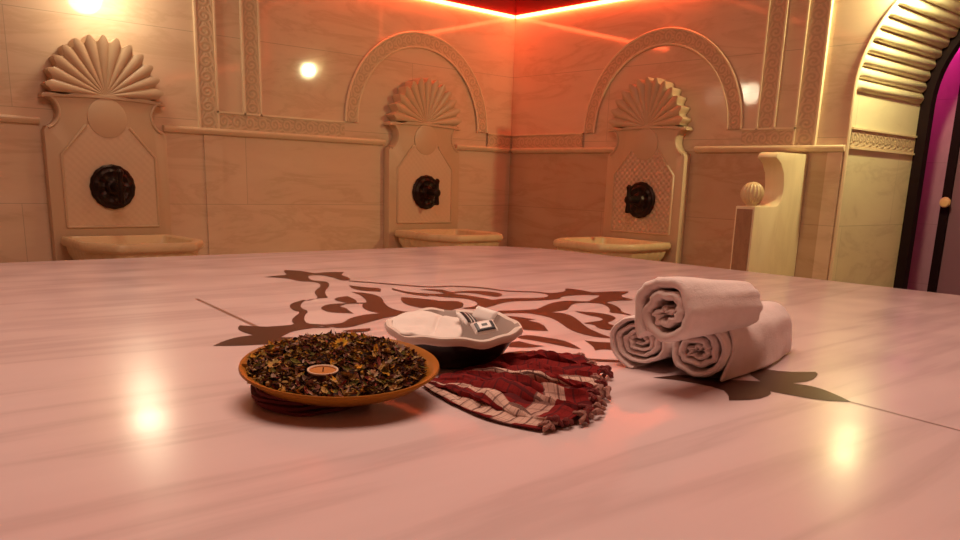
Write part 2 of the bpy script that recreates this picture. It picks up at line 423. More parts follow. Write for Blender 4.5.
# flat pilasters under the rail
def pil(on, a0, a1):
    tn[0] += 1; bm = bmesh.new()
    prism(bm, [(a0, FL+.002), (a1, FL+.002), (a1, .512), (a0, .512)], on, 0, .012); fix(bm)
    struct(new_obj('trim_%d' % tn[0], bm, m_wall, smooth=False))
pil(onA, 2.176, 2.292); pil(onB, 2.255, 2.345)
# dark red cornice above the light line
def corn(on, a0, a1):
    tn[0] += 1; bm = bmesh.new()
    prism(bm, [(a0, 1.548), (a1, 1.548), (a1, CE-.002), (a0, CE-.002)], on, 0, .012); fix(bm)
    struct(new_obj('trim_%d' % tn[0], bm, m_red, smooth=False))
corn(onA, 2.82, XB-.001); corn(onB, 3.22, YA-.015); corn(onB, YF+.01, .93)

# ---- red light lines on the walls
def led(name_label, pts, m=m_led):
    bm = bmesh.new(); tube(bm, pts, .013, 8)
    o = new_obj('light_strip', bm, m)
    return tag(o, name_label, 'light strip', 'red light strips around the room')
led('glowing red light strip along the top of the left wall', [(XB-.03, YA-.016, 1.53), (2.8, YA-.016, 1.53)])
led('glowing red light strip along the top of the right wall', [(XB-.016, YA-.03, 1.53), (XB-.016, 3.2, 1.53)])
led('dimmer red light strip stepping up high above the left fountain', [(2.8, YA-.016, 1.55), (2.8, YA-.016, 2.1), (XR+.03, YA-.016, 2.1)], m_led2)
led('dimmer red light strip stepping up over the arched opening', [(XB-.016, 3.2, 1.55), (XB-.016, 3.2, 2.1), (XB-.016, .95, 2.1), (XB-.016, .95, 1.53), (XB-.016, YF+.03, 1.53)], m_led2)

# ---- beyond the arch: passage room in magenta light
bm = bmesh.new(); XP = 6.3
box(bm, XP, XP+.1, -.6, 4.2, FL, 2.3)
box(bm, XJ+.001, XP, 2.95, 3.05, FL, 2.3)
box(bm, XJ+.001, XP, -.25, -.15, FL, 2.3)
box(bm, XJ+.001, XP, -.15, 2.95, 2.0, 2.1)
fix(bm); struct(new_obj('wall_passage_end', bm, m_pinkwall, smooth=False))
# back side of the arch wall (closes the room beyond)
bm = bmesh.new()
def face2(pts): return bm.faces.new([bm.verts.new(p) for p in pts])
XK = XJ+.0005
face2([(XK, OY1, FL), (XK, 3.0, FL), (XK, 3.0, 2.1), (XK, OY1, 2.1)]); face2([(XK, -.2, FL), (XK, OY0, FL), (XK, OY0, 2.1), (XK, -.2, 2.1)])
for (a, b) in zip(arc, arc[1:]): face2([(XK, b[0], b[1]), (XK, a[0], a[1]), (XK, a[0], 2.1), (XK, b[0], 2.1)])
fix(bm); struct(new_obj('wall_passage_back', bm, m_pinkwall, smooth=False))
# dark arched door frame at the back of the arch
d1 = bpy.data.objects.new('door_1', None); COL.objects.link(d1); d1.location = (XJ, YC, FL)
struct(d1)
bm = bmesh.new()
def outl(r, rz): return [(r, .002)] + [(r*cos(pi*i/32), OZ-FL + rz*sin(pi*i/32)) for i in range(33)] + [(-r, .002)]
ro, ri = outl(OR+.05, OR+.05), outl(OR-.062, OR-.035)
for x0, x1 in ((0.0, .07),):
    A0 = [bm.verts.new((x0, y, z)) for y, z in ro]; A1 = [bm.verts.new((x0, y, z)) for y, z in ri]
    B0 = [bm.verts.new((x1, y, z)) for y, z in ro]; B1 = [bm.verts.new((x1, y, z)) for y, z in ri]
    for i in range(len(ro)-1):
        for a, b in ((A0, A1), (B0, B1), (A0, B0), (A1, B1)):
            bm.faces.new((a[i], a[i+1], b[i+1], b[i]))
fix(bm); new_obj('frame', bm, m_dark, d1, smooth=False)
# door on the far wall: dark frame, dark pink leaf, round knob
d2 = bpy.data.objects.new('door_2', None); COL.objects.link(d2); d2.location = (XP, 2.24, FL); struct(d2)
bm = bmesh.new(); box(bm, -.05, -.001, -.055, 0, .002, 2.05); box(bm, -.05, -.001, -1.0, -.945, .002, 2.05); fix(bm); new_obj('frame', bm, m_dark, d2, smooth=False)
bm = bmesh.new(); box(bm, -.03, -.001, -.944, -.056, .002, 2.0)
fix(bm); bevel_all(bm, .004); new_obj('leaf', bm, m_door, d2, smooth=False)
m_knob = plain('knob_wood', (.75, .42, .2), .35)
bm = bmesh.new(); lathe(bm, [(0, 0), (.016, 0), (.012, .012), (.012, .03), (.03, .04), (.036, .055), (.03, .07), (0, .078)], 20)
k = new_obj('knob', bm, m_knob, d2, loc=(-.05, -.045, .745)); k.rotation_euler = (0, R(-90), 0)
m_mag = emis('magenta_led', (1, .02, .5), 12)
bm = bmesh.new(); tube(bm, [(XP-.014, 2.9, 1.27), (XP-.014, 0, 1.27)], .012, 8)
tag(new_obj('light_strip', bm, m_mag), 'magenta light strip glowing in the room beyond the arched opening', 'light strip')
# ------------------------------------------------------------------ wall fountains (local x right, y into the wall, z up)
m_bronze = plain('dark_bronze', (.028, .014, .010), .42, .7)
def lattice_mat(nm, k):
    q = NT(nm); b = q.b
    tc = q.n('ShaderNodeTexCoord'); sep = q.n('ShaderNodeSeparateXYZ'); q.l(tc.outputs['Object'], sep.inputs[0])
    a = q.math('SINE', q.math('MULTIPLY', sep.outputs[0], 150))
    c = q.math('SINE', q.math('MULTIPLY', sep.outputs[2], 150))
    h = q.math('MULTIPLY', q.math('ADD', q.math('MULTIPLY', a, c), 1), .5)
    q.l(q.mix(h, (.68-.12*k, .49-.09*k, .33-.06*k), (.69, .50, .34)), b.inputs['Base Color']); b.inputs['Roughness'].default_value = .4
    q.bump(h, k, .008); return q.m
m_lattice = lattice_mat('lattice_marble', 1.0); m_lattice_faint = lattice_mat('lattice_marble_soft', .10)  # raking light on right fountain painted in as stronger lattice contrast; faint copy elsewhere
T = .07
def arcpts(cx, cz, r, a0, a1, n):
    return [(cx + r*cos(R(a0+(a1-a0)*i/n)), cz + r*sin(R(a0+(a1-a0)*i/n))) for i in range(n+1)]
def make_fountain(loc, rz, label, lat):
    t = thing('wall_fountain', label, 'fountain', loc, (0, 0, rz), 'marble wall fountains')
    right = [(.325, FL+.003), (.325, .487), (.312, .503)] + arcpts(.335, .585, .082, 255, 105, 14) + [(.318, .668), (.318, .675)]
    poly = right + [(-x, z) for x, z in reversed(right)]
    bm = bmesh.new(); prism(bm, poly, lambda a, b, h: (a, -h, b), .001, T); fix(bm); bevel_all(bm, .006, 2, 40)
    new_obj('back_panel', bm, m_fount, t)
    # scallop shell of thirteen ribs
    bm = bmesh.new(); n = 13; per = 10; z0 = .683; RR = .312
    def sh(u, v):
        a = pi*v; k = abs(sin(a*n)); tip = k
        ro = RR*(.885+.115*tip**2.2)
        if u <= .8:
            s = u/.8; r = ro*s; y = T + .006 + s*(.010+.022*k**.75)
        elif u <= .9: r = ro; y = T*.6 + .5*(.010+.022*k**.75)
        else: r = ro*.985; y = .001
        return (r*cos(a), -y, z0 + r*sin(a))
    grid(bm, sh, 10, n*per)
    fix(bm); new_obj('scallop_shell', bm, m_fount, t)
    bm = bmesh.new()
    top = [(x/20*.322, .668+.02*(1-(x/20)**2)+.006*sin(x*.6)) for x in range(-20, 21)]
    bot = [(x/20*.326, .652+.014*(1-(x/20)**2)) for x in range(20, -21, -1)]
    prism(bm, top+bot, lambda a, b, h: (a, -h, b), .001, T+.010); fix(bm); bevel_all(bm, .003, 2, 40)
    new_obj('ledge', bm, m_fount, t)
    # side scrolls in the notches
    for s in (-1, 1):
        bm = bmesh.new()
        tube(bm, [(s*x, -T-.001, z) for x, z in arcpts(.335, .585, .092, 250, 110, 14)], .008, 8)
        new_obj('scroll', bm, m_fount, t)
    # round boss
    bm = bmesh.new(); prism(bm, arcpts(0, .565, .105, 0, 348.75, 31), lambda a, b, h: (a, -h, b), T-.002, T+.007); fix(bm); bevel_all(bm, .004, 2, 40)
    new_obj('boss', bm, m_fount, t)
    # latticed field and its raised edge
    fld = [(-.245, -.02), (.245, -.02), (.245, .36), (.10, .53), (-.10, .53), (-.245, .36)]
    bm = bmesh.new(); prism(bm, fld, lambda a, b, h: (a, -h, b), T-.002, T+.004); fix(bm)
    new_obj('field', bm, lat, t, smooth=False)
    bm = bmesh.new(); e = [(-.25, -.024), (-.25, .362), (-.115, .52)]
    tube(bm, [(x, -T-.002, z) for x, z in e], .009, 8); tube(bm, [(-x, -T-.002, z) for x, z in e], .009, 8)
    tube(bm, [(-.25, -T-.002, -.024), (.25, -T-.002, -.024)], .008, 8)
    new_obj('moulding', bm, m_fount, t)
    # bronze tap rosette
    bm = bmesh.new()
    def wob(r, z, a): return (r*(1+.012*cos(16*a)) if r > .1 else r, z + (.004*cos(8*a) if .04 < r < .1 else 0))
    lathe(bm, [(.116, 0), (.122, .004), (.122, .014), (.112, .022), (.10, .02), (.085, .03), (.066, .022), (.05, .026), (.04, .045), (.028, .05), (.024, .125), (.03, .13), (.028, .145), (.02, .152), (0, .153)], 64, 0, wob)
    bmesh.ops.rotate(bm, verts=bm.verts, cent=(0, 0, 0), matrix=Matrix.Rotation(R(90), 3, 'X'))
    fix(bm)
    tap = new_obj('tap', bm, m_bronze, t, loc=(0, -T-.004, .196))
    bm = bmesh.new(); tube(bm, [(0, -.138, z) for z in (-.088, -.075, -.03, 0, .03, .06, .085, .1)], [.014, .018, .014, .022, .014, .014, .02, .008], 10)
    new_obj('lever', bm, m_bronze, tap)
    return t
make_fountain((CL, YA, 0), 0, 'carved marble wall fountain with scallop shell under the bright wall lamp', m_lattice_faint)
make_fountain((CA, YA, 0), 0, 'carved marble wall fountain with scallop shell, on the left wall next to the corner', m_lattice_faint)
make_fountain((XB, CB+.035, 0), R(-90), 'carved marble wall fountain with scallop shell under the arch on the right wall', m_lattice)

def make_basin(loc, rz, label):
    bm = bmesh.new()
    base = [(-.30, 0), (-.32, -.43), (-.20, -.62), (.20, -.62), (.32, -.43), (.30, 0)]
    # resample
    pts = []
    seg = list(zip(base, base[1:]+base[:1]))
    for (a, b) in seg:
        L = sqrt((a[0]-b[0])**2+(a[1]-b[1])**2); k = max(2, int(L/.018))
        for i in range(k): pts.append((a[0]+(b[0]-a[0])*i/k, a[1]+(b[1]-a[1])*i/k))
    n = len(pts)
    sm = lambda P: [((P[i-1][0]+2*P[i][0]+P[(i+1) % n][0])/4, (P[i-1][1]+2*P[i][1]+P[(i+1) % n][1])/4) for i in range(n)]
    for _ in range(2): pts = sm(pts)
    cx, cy = 0, -.26
    rings = [(1.0, -.078, 0), (1.012, -.086, 0), (1.012, -.105, 0), (.985, -.118, 0), (.94, -.124, 0), (.925, -.134, 1), (.9, -.165, 1), (.84, -.20, .6), (.66, -.29, .2), (.46, -.35, 0), (.40, -.37, 0), (.44, -.385, 0), (.44, FL+.005, 0)]
    inner = [(.985, -.072, 0), (.90, -.072, 0), (.865, -.08, 0), (.84, -.11, 0), (.66, -.2, 0), (.3, -.235, 0)]
    def ring(s, z, lob):
        out = []
        for i, (x, y) in enumerate(pts):
            k = 1 + .022*lob*abs(sin(pi*i/4.0))
            X, Y = cx+(x-cx)*s*k, cy+(y-cy)*s*k
            Y = min(Y, -.001)
            out.append(bm.verts.new((X, Y, z)))
        return out
    rr = [ring(*q) for q in reversed(rings)]+[ring(*q) for q in inner]
    for a, b in zip(rr, rr[1:]):
        for i in range(n):
            j = (i+1) % n
            bm.faces.new((a[i], a[j], b[j], b[i]))
    bm.faces.new(rr[-1]); bm.faces.new(list(reversed(rr[0]))); fix(bm)
    o = new_obj('marble_basin', bm, m_basin, None, loc=loc); o.rotation_euler = (0, 0, rz)
    tag(o, label, 'basin', 'marble basins under the fountains'); return o
make_basin((CL, YA-T-.026, 0), 0, 'cream marble basin below the fountain that stands under the bright wall lamp')
make_basin((CA, YA-T-.026, 0), 0, 'cream marble basin below the left wall fountain nearest the corner')
make_basin((XB-T-.026, CB+.035, 0), R(-90), 'cream marble basin below the fountain on the right wall')

# ------------------------------------------------------------------ bench arm with ball finial by the arch
t = thing('bench_arm', 'pale marble bench end with curved top and ribbed ball finial beside the arched opening', 'bench', (XB, 2.46, FL))
ZF = -FL
prof = [(-.003, .003), (-.003, ZF+.50), (-.325, ZF+.50), (-.35, ZF+.492), (-.365, ZF+.47)]
prof += [(-.365+ .115*sin(R(a))*1.0, ZF+.47-.10*(1-cos(R(a)))-.05*(a/90)) for a in (30, 60, 90)]
prof += [(-.25, ZF+.28), (-.262, ZF+.235), (-.29, ZF+.208), (-.33, ZF+.2), (-.535, ZF+.2), (-.535, .003)]
bm = bmesh.new(); prism(bm, prof, lambda a, b, h: (a, h, b), 0, .12); fix(bm); bevel_all(bm, .006, 2, 50)
m_bench = marble('bench_marble', (.84, .70, .46), (.6, .45, .28), 2.5, .3, .35, stretch=(3, 3, .6))
new_obj('end_panel', bm, m_bench, t)
bm = bmesh.new(); box(bm, -.539, -.534, .012, .108, .05, ZF+.185); fix(bm)  # shade on the end face put in as a dark brown slab
new_obj('end_face', bm, marble('shaded_end_marble', (.38, .21, .12), (.2, .1, .06), 12, .4, .5), t, smooth=False)['label'] = 'carved end face in shade, coloured dark brown'
bm = bmesh.new()
def wobb(r, z, a): return (r*(1-.11*abs(sin(9*a))**.7) if r > .02 else r, z)
lathe(bm, [(.03, -.07), (.028, -.06)]+[(.064*cos(R(a)), .064*sin(R(a))) for a in range(-60, 90, 15)]+[(0, .064)], 72, 0, wobb)
fix(bm); new_obj('ball_finial', bm, m_basin, t, loc=(-.478, .06, ZF+.27))

# ------------------------------------------------------------------ wall lamp above the left fountain
t = thing('wall_lamp', 'small glowing globe wall lamp above the left fountain', 'lamp', (1.62, YA, 1.265))
m_brass = plain('brass', (.6, .4, .15), .3, 1)
bm = bmesh.new(); lathe(bm, [(.05, 0), (.05, .008), (.03, .014), (.018, .02), (.018, .045), (0, .045)], 24)
bmesh.ops.rotate(bm, verts=bm.verts, cent=(0, 0, 0), matrix=Matrix.Rotation(R(90), 3, 'X')); fix(bm)
new_obj('bracket', bm, m_brass, t, loc=(0, -.001, 0))
m_globe = emis('lamp_glass', (1, .85, .56), 14)
bm = bmesh.new(); lathe(bm, [(0, -.072)]+[(.072*cos(R(a)), .072*sin(R(a))) for a in range(-75, 90, 15)]+[(0, .072)], 32); fix(bm)
new_obj('glass_globe', bm, m_globe, t, loc=(0, -.10, 0))

# ------------------------------------------------------------------ heated marble platform
def slab_mat():
    q = NT('platform_marble'); b = q.b
    pos = geo_pos(q)
    mp = q.n('ShaderNodeMapping'); q.l(pos, mp.inputs[0]); mp.inputs['Rotation'].default_value = (0, 0, R(-88)); mp.inputs['Scale'].default_value = (.5, 4.6, 1)
    n1 = q.n('ShaderNodeTexNoise'); q.l(mp.outputs[0], n1.inputs['Vector']); n1.inputs['Scale'].default_value = 1.7; n1.inputs['Detail'].default_value = 6; n1.inputs['Roughness'].default_value = .5; n1.inputs['Distortion'].default_value = .25
    f = q.ramp(n1.outputs['Fac'], [(.40, (0, 0, 0)), (.50, (.12, .12, .12)), (.56, (.62, .62, .62)), (.64, (.12, .12, .12)), (.8, (0, 0, 0))])
    n2 = q.n('ShaderNodeTexNoise'); q.l(pos, n2.inputs['Vector']); n2.inputs['Scale'].default_value = 2.2; n2.inputs['Detail'].default_value = 2
    c = q.mix(q.math('MULTIPLY', f, .6), (.77, .60, .62), (.40, .29, .30))
    c = q.mix(q.math('MULTIPLY', n2.outputs['Fac'], .4), c, (.66, .52, .52))
    q.l(c, b.inputs['Base Color'])
    b.inputs['Specular IOR Level'].default_value = .27
    n3 = q.n('ShaderNodeTexNoise'); q.l(pos, n3.inputs['Vector']); n3.inputs['Scale'].default_value = 5; n3.inputs['Detail'].default_value = 1.5
    q.l(q.math('ADD', q.math('MULTIPLY', n3.outputs['Fac'], .20), .115), b.inputs['Roughness'])
    n4 = q.n('ShaderNodeTexNoise'); q.l(pos, n4.inputs['Vector']); n4.inputs['Scale'].default_value = 7; n4.inputs['Detail'].default_value = 1
    q.bump(n4.outputs['Fac'], .06, .006)
    return q.m
m_slab = slab_mat()
SX0, SX1, SY0, SY1 = -.4, 2.8, -.1, 2.96
t = thing('marble_platform', 'large low polished marble platform in the middle of the room with dark floral inlay', 'platform', (1.2, 1.43, FL))
def rrect(x0, x1, y0, y1, r, n=16):
    p = []
    for cx, cy, a in ((x1-r, y0+r, -90), (x1-r, y1-r, 0), (x0+r, y1-r, 90), (x0+r, y0+r, 180)):
        p += [(cx+r*cos(R(a+90*i/n)), cy+r*sin(R(a+90*i/n))) for i in range(n+1)]
    return p
def slabmesh(off_prof):
    bm = bmesh.new(); rings = []
    for d, z in off_prof:
        rings.append([bm.verts.new((x-1.2, y-1.43, z-FL)) for x, y in rrect(SX0+d, SX1-d, SY0+d, SY1-d, max(.05, .42-d))])
    n = len(rings[0])
    for a, b in zip(rings, rings[1:]):
        for i in range(n): bm.faces.new((a[i], a[(i+1) % n], b[(i+1) % n], b[i]))
    bm.faces.new(rings[-1]); bm.faces.new(list(reversed(rings[0]))); fix(bm); return bm
new_obj('base', slabmesh([(.07, FL+.001), (.07, -.092)]), m_wall, t)
new_obj('top_slab', slabmesh([(.0, -.09), (0, -.022), (.006, -.008), (.018, -.0015), (.03, 0)]), m_slab, t)
m_inlay = marble('inlay_marble', (.066, .024, .016), (.08, .032, .024), 6, .34, .5)
m_inlay.node_tree.nodes['Principled BSDF'].inputs['Specular IOR Level'].default_value = .12
bm = bmesh.new()
bmj = None
def inlay_poly(p, mirror=False):
    n = len(p)
    co, ed, fc = delaunay_2d_cdt([Vector(q) for q in p], [(i, (i+1) % n) for i in range(n)], [], 0, 1e-5)[:3]
    vs = [bm.verts.new((q.x-1.2, q.y-1.43, .5006)) for q in co]
    for f in fc:
        c = sum((co[i] for i in f), Vector((0, 0)))/len(f)
        wn = 0
        for i in range(n):
            (x0, y0), (x1, y1) = p[i], p[(i+1) % n]
            cr_ = (x1-x0)*(c.y-y0) - (c.x-x0)*(y1-y0)
            if y0 <= c.y < y1 and cr_ > 0: wn += 1
            elif y1 <= c.y < y0 and cr_ < 0: wn -= 1
        if wn: bm.faces.new([vs[i] for i in f])
def smooth_poly(p):
    out = []
    n = len(p)
    for i in range(n):
        a, b, c = Vector(p[i-1]), Vector(p[i]), Vector(p[(i+1) % n])
        u, w = (a-b), (c-b)
        if u.length > 1e-6 and w.length > 1e-6 and u.angle(w) > R(95):
            out += [tuple(b+u*.25), tuple(b+w*.25)]
        else: out.append(tuple(b))
    return out
for p in INLAY: inlay_poly(smooth_poly(p))
fl = [f for f in bm.faces]
for f in fl:
    f.normal_update()
    if f.normal.z < 0: f.normal_flip()
for v in [v for v in bm.verts if not v.link_faces]: bm.verts.remove(v)
o = new_obj('floral_inlay', bm, m_inlay, t, smooth=False); o['label'] = 'dark brown floral inlay set flush in the pale slab'
m_joint = plain('joint_line', (.25, .13, .10), .4)
def line(a, b, w=.0035):
    bm = bmesh.new()
    a, b = Vector(a), Vector(b); d = (b-a).normalized(); s = Vector((-d.y, d.x))*w
    bm.faces.new([bm.verts.new((q.x-1.2, q.y-1.43, .5005)) for q in (a-s, b-s, b+s, a+s)])
    new_obj('joint_line', bm, m_joint, t, smooth=False)
line((.80, 1.92), (.742, 1.46), .0045); line((1.183, .505), (1.13, .17), .0012)
# ------------------------------------------------------------------ rolled towels
def terry():
    q = NT('towel_terry'); b = q.b
    tc = q.n('ShaderNodeTexCoord')
    n = q.n('ShaderNodeTexNoise'); q.l(tc.outputs['Object'], n.inputs['Vector']); n.inputs['Scale'].default_value = 420; n.inputs['Detail'].default_value = 2
    n2 = q.n('ShaderNodeTexNoise'); q.l(tc.outputs['Object'], n2.inputs['Vector']); n2.inputs['Scale'].default_value = 22; n2.inputs['Detail'].default_value = 4
    h = q.math('ADD', q.math('MULTIPLY', n.outputs['Fac'], .35), q.math('MULTIPLY', n2.outputs['Fac'], 1.2))
    q.bump(h, .55, .006)
    q.l(q.mix(n2.outputs['Fac'], (.94, .81, .80), (.80, .66, .64)), b.inputs['Base Color'])
    b.inputs['Roughness'].default_value = .95; b.inputs['Sheen Weight'].default_value = .25; b.inputs['Specular IOR Level'].default_value = .1
    return q.m
m_terry = terry()
def towel(p0, p1, r, seed, turns, squash, label, th0=220, zfloor=None, fold=0.0, taper=1.0):
    p0, p1 = Vector(p0), Vector(p1)
    ax = (p1-p0); L = ax.length; ax.normalize()
    side = ax.cross(Vector((0, 0, 1))).normalized(); up = side.cross(ax).normalized()
    N = int(turns*44); T_ = turns*2*pi
    rin = r*.06
    pitch = (r-rin)/turns
    th = pitch*.76
    secs = [0, .0025, .007, .016, .04, L*.35, L*.6, L*.8, L-.03, L-.012, L-.004, L]
    fac = [.25, .72, .96, 1, 1, 1, 1, 1, 1, .96, .7, .25]
    bm = bmesh.new(); rows = []
    for s, f in zip(secs, fac):
        inn, out = [], []
        for i in range(N+1):
            q = i/N; a = q*T_ + R(th0) - T_
            rho = rin + (r-th*.5-rin)*q
            nz = noise.noise(Vector((cos(a)*1.7+seed*3, sin(a)*1.7, q*3.0)))
            nz2 = noise.noise(Vector((cos(a)*4+seed*5, sin(a)*4, s*9+q*2)))
            rho += pitch*(.55*nz*(1-q*.6) + .16*nz2)
            # folded, flattened heart of the roll
            k = fold*(1-q)
            def pt(rr):
                y, z = rr*cos(a), rr*sin(a)
                y2 = y*(1+.25*k) ; z2 = z*(1-.55*k) + .25*k*y
                z2 *= squash; y2 *= (1+(1-squash)*.7)
                tp = 1-(1-taper)*(s/L)
                return y2*tp, z2*tp
            e = .005*noise.noise(Vector((q*9, seed*2.1, 0)))*(1 if s < L*.5 else -1) + (.004*(1-q) if s < L*.5 else 0)
            e *= 1 if (s < .05 or s > L-.05) else 0
            for lst, rr in ((inn, rho-th*.5*f), (out, rho+th*.5*f)):
                y, z = pt(max(rr, .0005))
                P = p0 + ax*(s+e) + side*y + up*z
                if zfloor is not None and P.z < zfloor: P.z = zfloor + (P.z-zfloor)*.05
                sag = .002*noise.noise(Vector((s*14, a*.8, seed)))
                lst.append(bm.verts.new(P + up*sag*(1 if q > .8 else 0)))
        rows.append((inn, out))
    for (i0, o0), (i1, o1) in zip(rows, rows[1:]):
        for k in range(N):
            bm.faces.new((o0[k], o0[k+1], o1[k+1], o1[k])); bm.faces.new((i0[k+1], i0[k], i1[k], i1[k+1]))
        bm.faces.new((i0[0], o0[0], o1[0], i1[0])); bm.faces.new((o0[N], i0[N], i1[N], o1[N]))
    for (inn, out), fl in ((rows[0], 1), (rows[-1], 0)):
        for k in range(N):
            vs = (inn[k], inn[k+1], out[k+1], out[k]); bm.faces.new(vs if fl else tuple(reversed(vs)))
    fix(bm)
    o = new_obj('rolled_towel', bm, m_terry)
    for p in o.data.polygons: p.use_smooth = True
    return tag(o, label, 'towel', 'rolled towels stacked on the platform')
towel((1.086, .822, .047), (1.37, .855, .047), .0545, 1.1, 4.3, .90, 'cream rolled towel at the lower left of the stack, tightly wound', th0=265, zfloor=.0015, fold=.6)
br = towel((1.105, .722, .0465), (1.43, .80, .042), .0515, 2.6, 3.2, .96, 'cream rolled towel at the lower right of the stack, its loose flap hanging down', th0=75, zfloor=.0015, fold=.5, taper=.86)
towel((.976, .698, .121), (1.205, .708, .111), .0605, 4.3, 2.7, 1.10, 'thick cream rolled towel on top of the two others', fold=.8, taper=.80)
# loose outer flap of the lower right roll
def cr(pts, t):
    n = len(pts)-1; x = t*n; i = min(int(x), n-1); f = x-i
    P = [Vector(pts[max(0, min(n, i+k))]) for k in (-1, 0, 1, 2)]
    return .5*((2*P[1]) + (P[2]-P[0])*f + (2*P[0]-5*P[1]+4*P[2]-P[3])*f*f + (3*P[1]-P[0]-3*P[2]+P[3])*f**3)
e0 = [(1.138, .765, .088), (1.140, .730, .096), (1.137, .690, .084), (1.130, .675, .047), (1.117, .681, .003)]
e1 = [(1.255, .785, .090), (1.257, .745, .094), (1.255, .708, .077), (1.25, .695, .042), (1.235, .690, .003)]
e2 = [(1.38, .80, .089), (1.385, .768, .090), (1.388, .742, .073), (1.375, .73, .04), (1.35, .716, .003)]
e3 = [(1.46, .815, .086), (1.47, .79, .085), (1.475, .765, .066), (1.465, .75, .036), (1.443, .738, .003)]
bm = bmesh.new()
def flap(u, v):
    col = [cr(e, v) for e in (e0, e1, e2, e3)]
    p = cr(col, u)
    w = noise.noise(Vector((u*5, v*4, 3)))*.004*min(1, 4*v) + .004*sin(u*9+v*3)*v
    p = p + Vector((0, -w, .3*w)); p.z = max(p.z, .002); return p
grid(bm, flap, 26, 26); fix(bm)
fo = new_obj('loose_flap', bm, m_terry, br)
for p in fo.data.polygons: p.use_smooth = True
md = fo.modifiers.new('thick', 'SOLIDIFY'); md.thickness = .006; md.offset = 0
md = fo.modifiers.new('sub', 'SUBSURF'); md.levels = 1; md.render_levels = 1

# ------------------------------------------------------------------ red checked cloth
def plaid():
    q = NT('checked_cotton'); b = q.b
    uv = q.n('ShaderNodeUVMap'); sep = q.n('ShaderNodeSeparateXYZ'); q.l(uv.outputs[0], sep.inputs[0]); u, v = sep.outputs[0], sep.outputs[1]
    def band(x, per, lo, hi):
        f = q.math('FRACT', q.math('DIVIDE', x, per))
        return q.math('MULTIPLY', q.math('GREATER_THAN', f, lo), q.math('LESS_THAN', f, hi))
    wv = q.math('MAXIMUM', band(v, 1, .25, .30), band(v, 1, .585, .64))
    wu = q.math('MULTIPLY', q.math('MULTIPLY', band(u, 1, .24, .285), q.math('GREATER_THAN', v, .36)), .7)
    w = q.math('MAXIMUM', wv, wu)
    c = q.mix(w, (.21, .014, .014), (.66, .44, .37))
    rl = q.math('MAXIMUM', band(v, .012, 0, .16), band(u, .012, 0, .12))
    c = q.mix(q.math('MULTIPLY', rl, .35), c, (.06, .008, .01))
    gl = q.math('MAXIMUM', band(v, .036, 0, .14), band(u, .030, 0, .14))
    c = q.mix(q.math('MULTIPLY', gl, .7), c, (.07, .012, .016))
    q.l(c, b.inputs['Base Color']); b.inputs['Roughness'].default_value = .9; b.inputs['Specular IOR Level'].default_value = .15
    tc = q.n('ShaderNodeTexCoord'); n = q.n('ShaderNodeTexNoise'); q.l(tc.outputs['Object'], n.inputs['Vector']); n.inputs['Scale'].default_value = 160
    q.bump(n.outputs['Fac'], .3, .002)
    return q.m
m_plaid = plaid()
t = thing('checked_cloth', 'crumpled red and white checked cotton cloth with knotted fringe, spread from under the plate', 'cloth', (.80, .90, 0))
OC = Vector((.80, .90, 0))
startc = [(.885, .975, 0), (.825, .96, 0), (.765, .945, 0), (.722, .93, 0)]
endc = [(1.045, .925, 0), (1.0, .82, 0), (.945, .80, 0), (.905, .735, 0), (.862, .735, 0), (.818, .680, 0), (.755, .664, 0), (.700, .668, 0)]
NFOLD = 6.5
def cl(u, v):
    s = cr(startc, v); e = cr(endc, v)
    m = (s+e)*.5
    if v > .5: m += Vector((-.022, -.008, 0))*((v-.5)*2)**2
    if v < .3: m += Vector((.03, .02, 0))*((.3-v)/.3)
    P = s*(1-u)**2 + 2*u*(1-u)*(m*2-(s+e)*.5) + e*u*u if True else s
    ph = 2*pi*(NFOLD*v + .35*sin(2.2*u+1.0) + .12*sin(7*v))
    f = (sin(ph)*.5+.5)**1.2*(.85+.5*noise.noise(Vector((u*1.1, v*6, 11))))
    env = (.18+.82*min(1, u*2.2))*(1-.45*max(0, u-.6)/.4)*min(1, (1-v)*9+.12)*min(1, v*9+.25)
    nz = noise.noise(Vector((u*5, v*9, 2)))*.004 + noise.noise(Vector((u*12, v*26, 5)))*.004
    wr = abs(noise.noise(Vector((u*2.5+3, v*26, 4)))) + .5*abs(noise.noise(Vector((u*6, v*44, 9))))
    nz += .013*(wr-.3)*min(1, u*4)
    z = .0035 + (.025*f+.003)*env + max(-.004, nz)*min(1, env*2)
    tang = (cr(endc, min(1, v+.02))-cr(endc, max(0, v-.02))).normalized()
    P = P + tang*(.024*cos(ph+.6)*env) + tang*(noise.noise(Vector((u*2, v*6, 8)))*.012*u)
    P.z = max(.0022, z)
    return P - OC
bm = bmesh.new()
grid(bm, cl, 70, 130, lambda u, v: (u*.34, v*.62+.03)); fix(bm)
co = new_obj('cloth_sheet', bm, m_plaid, t)
for p in co.data.polygons: p.use_smooth = True
md = co.modifiers.new('thick', 'SOLIDIFY'); md.thickness = .0014; md.offset = 1
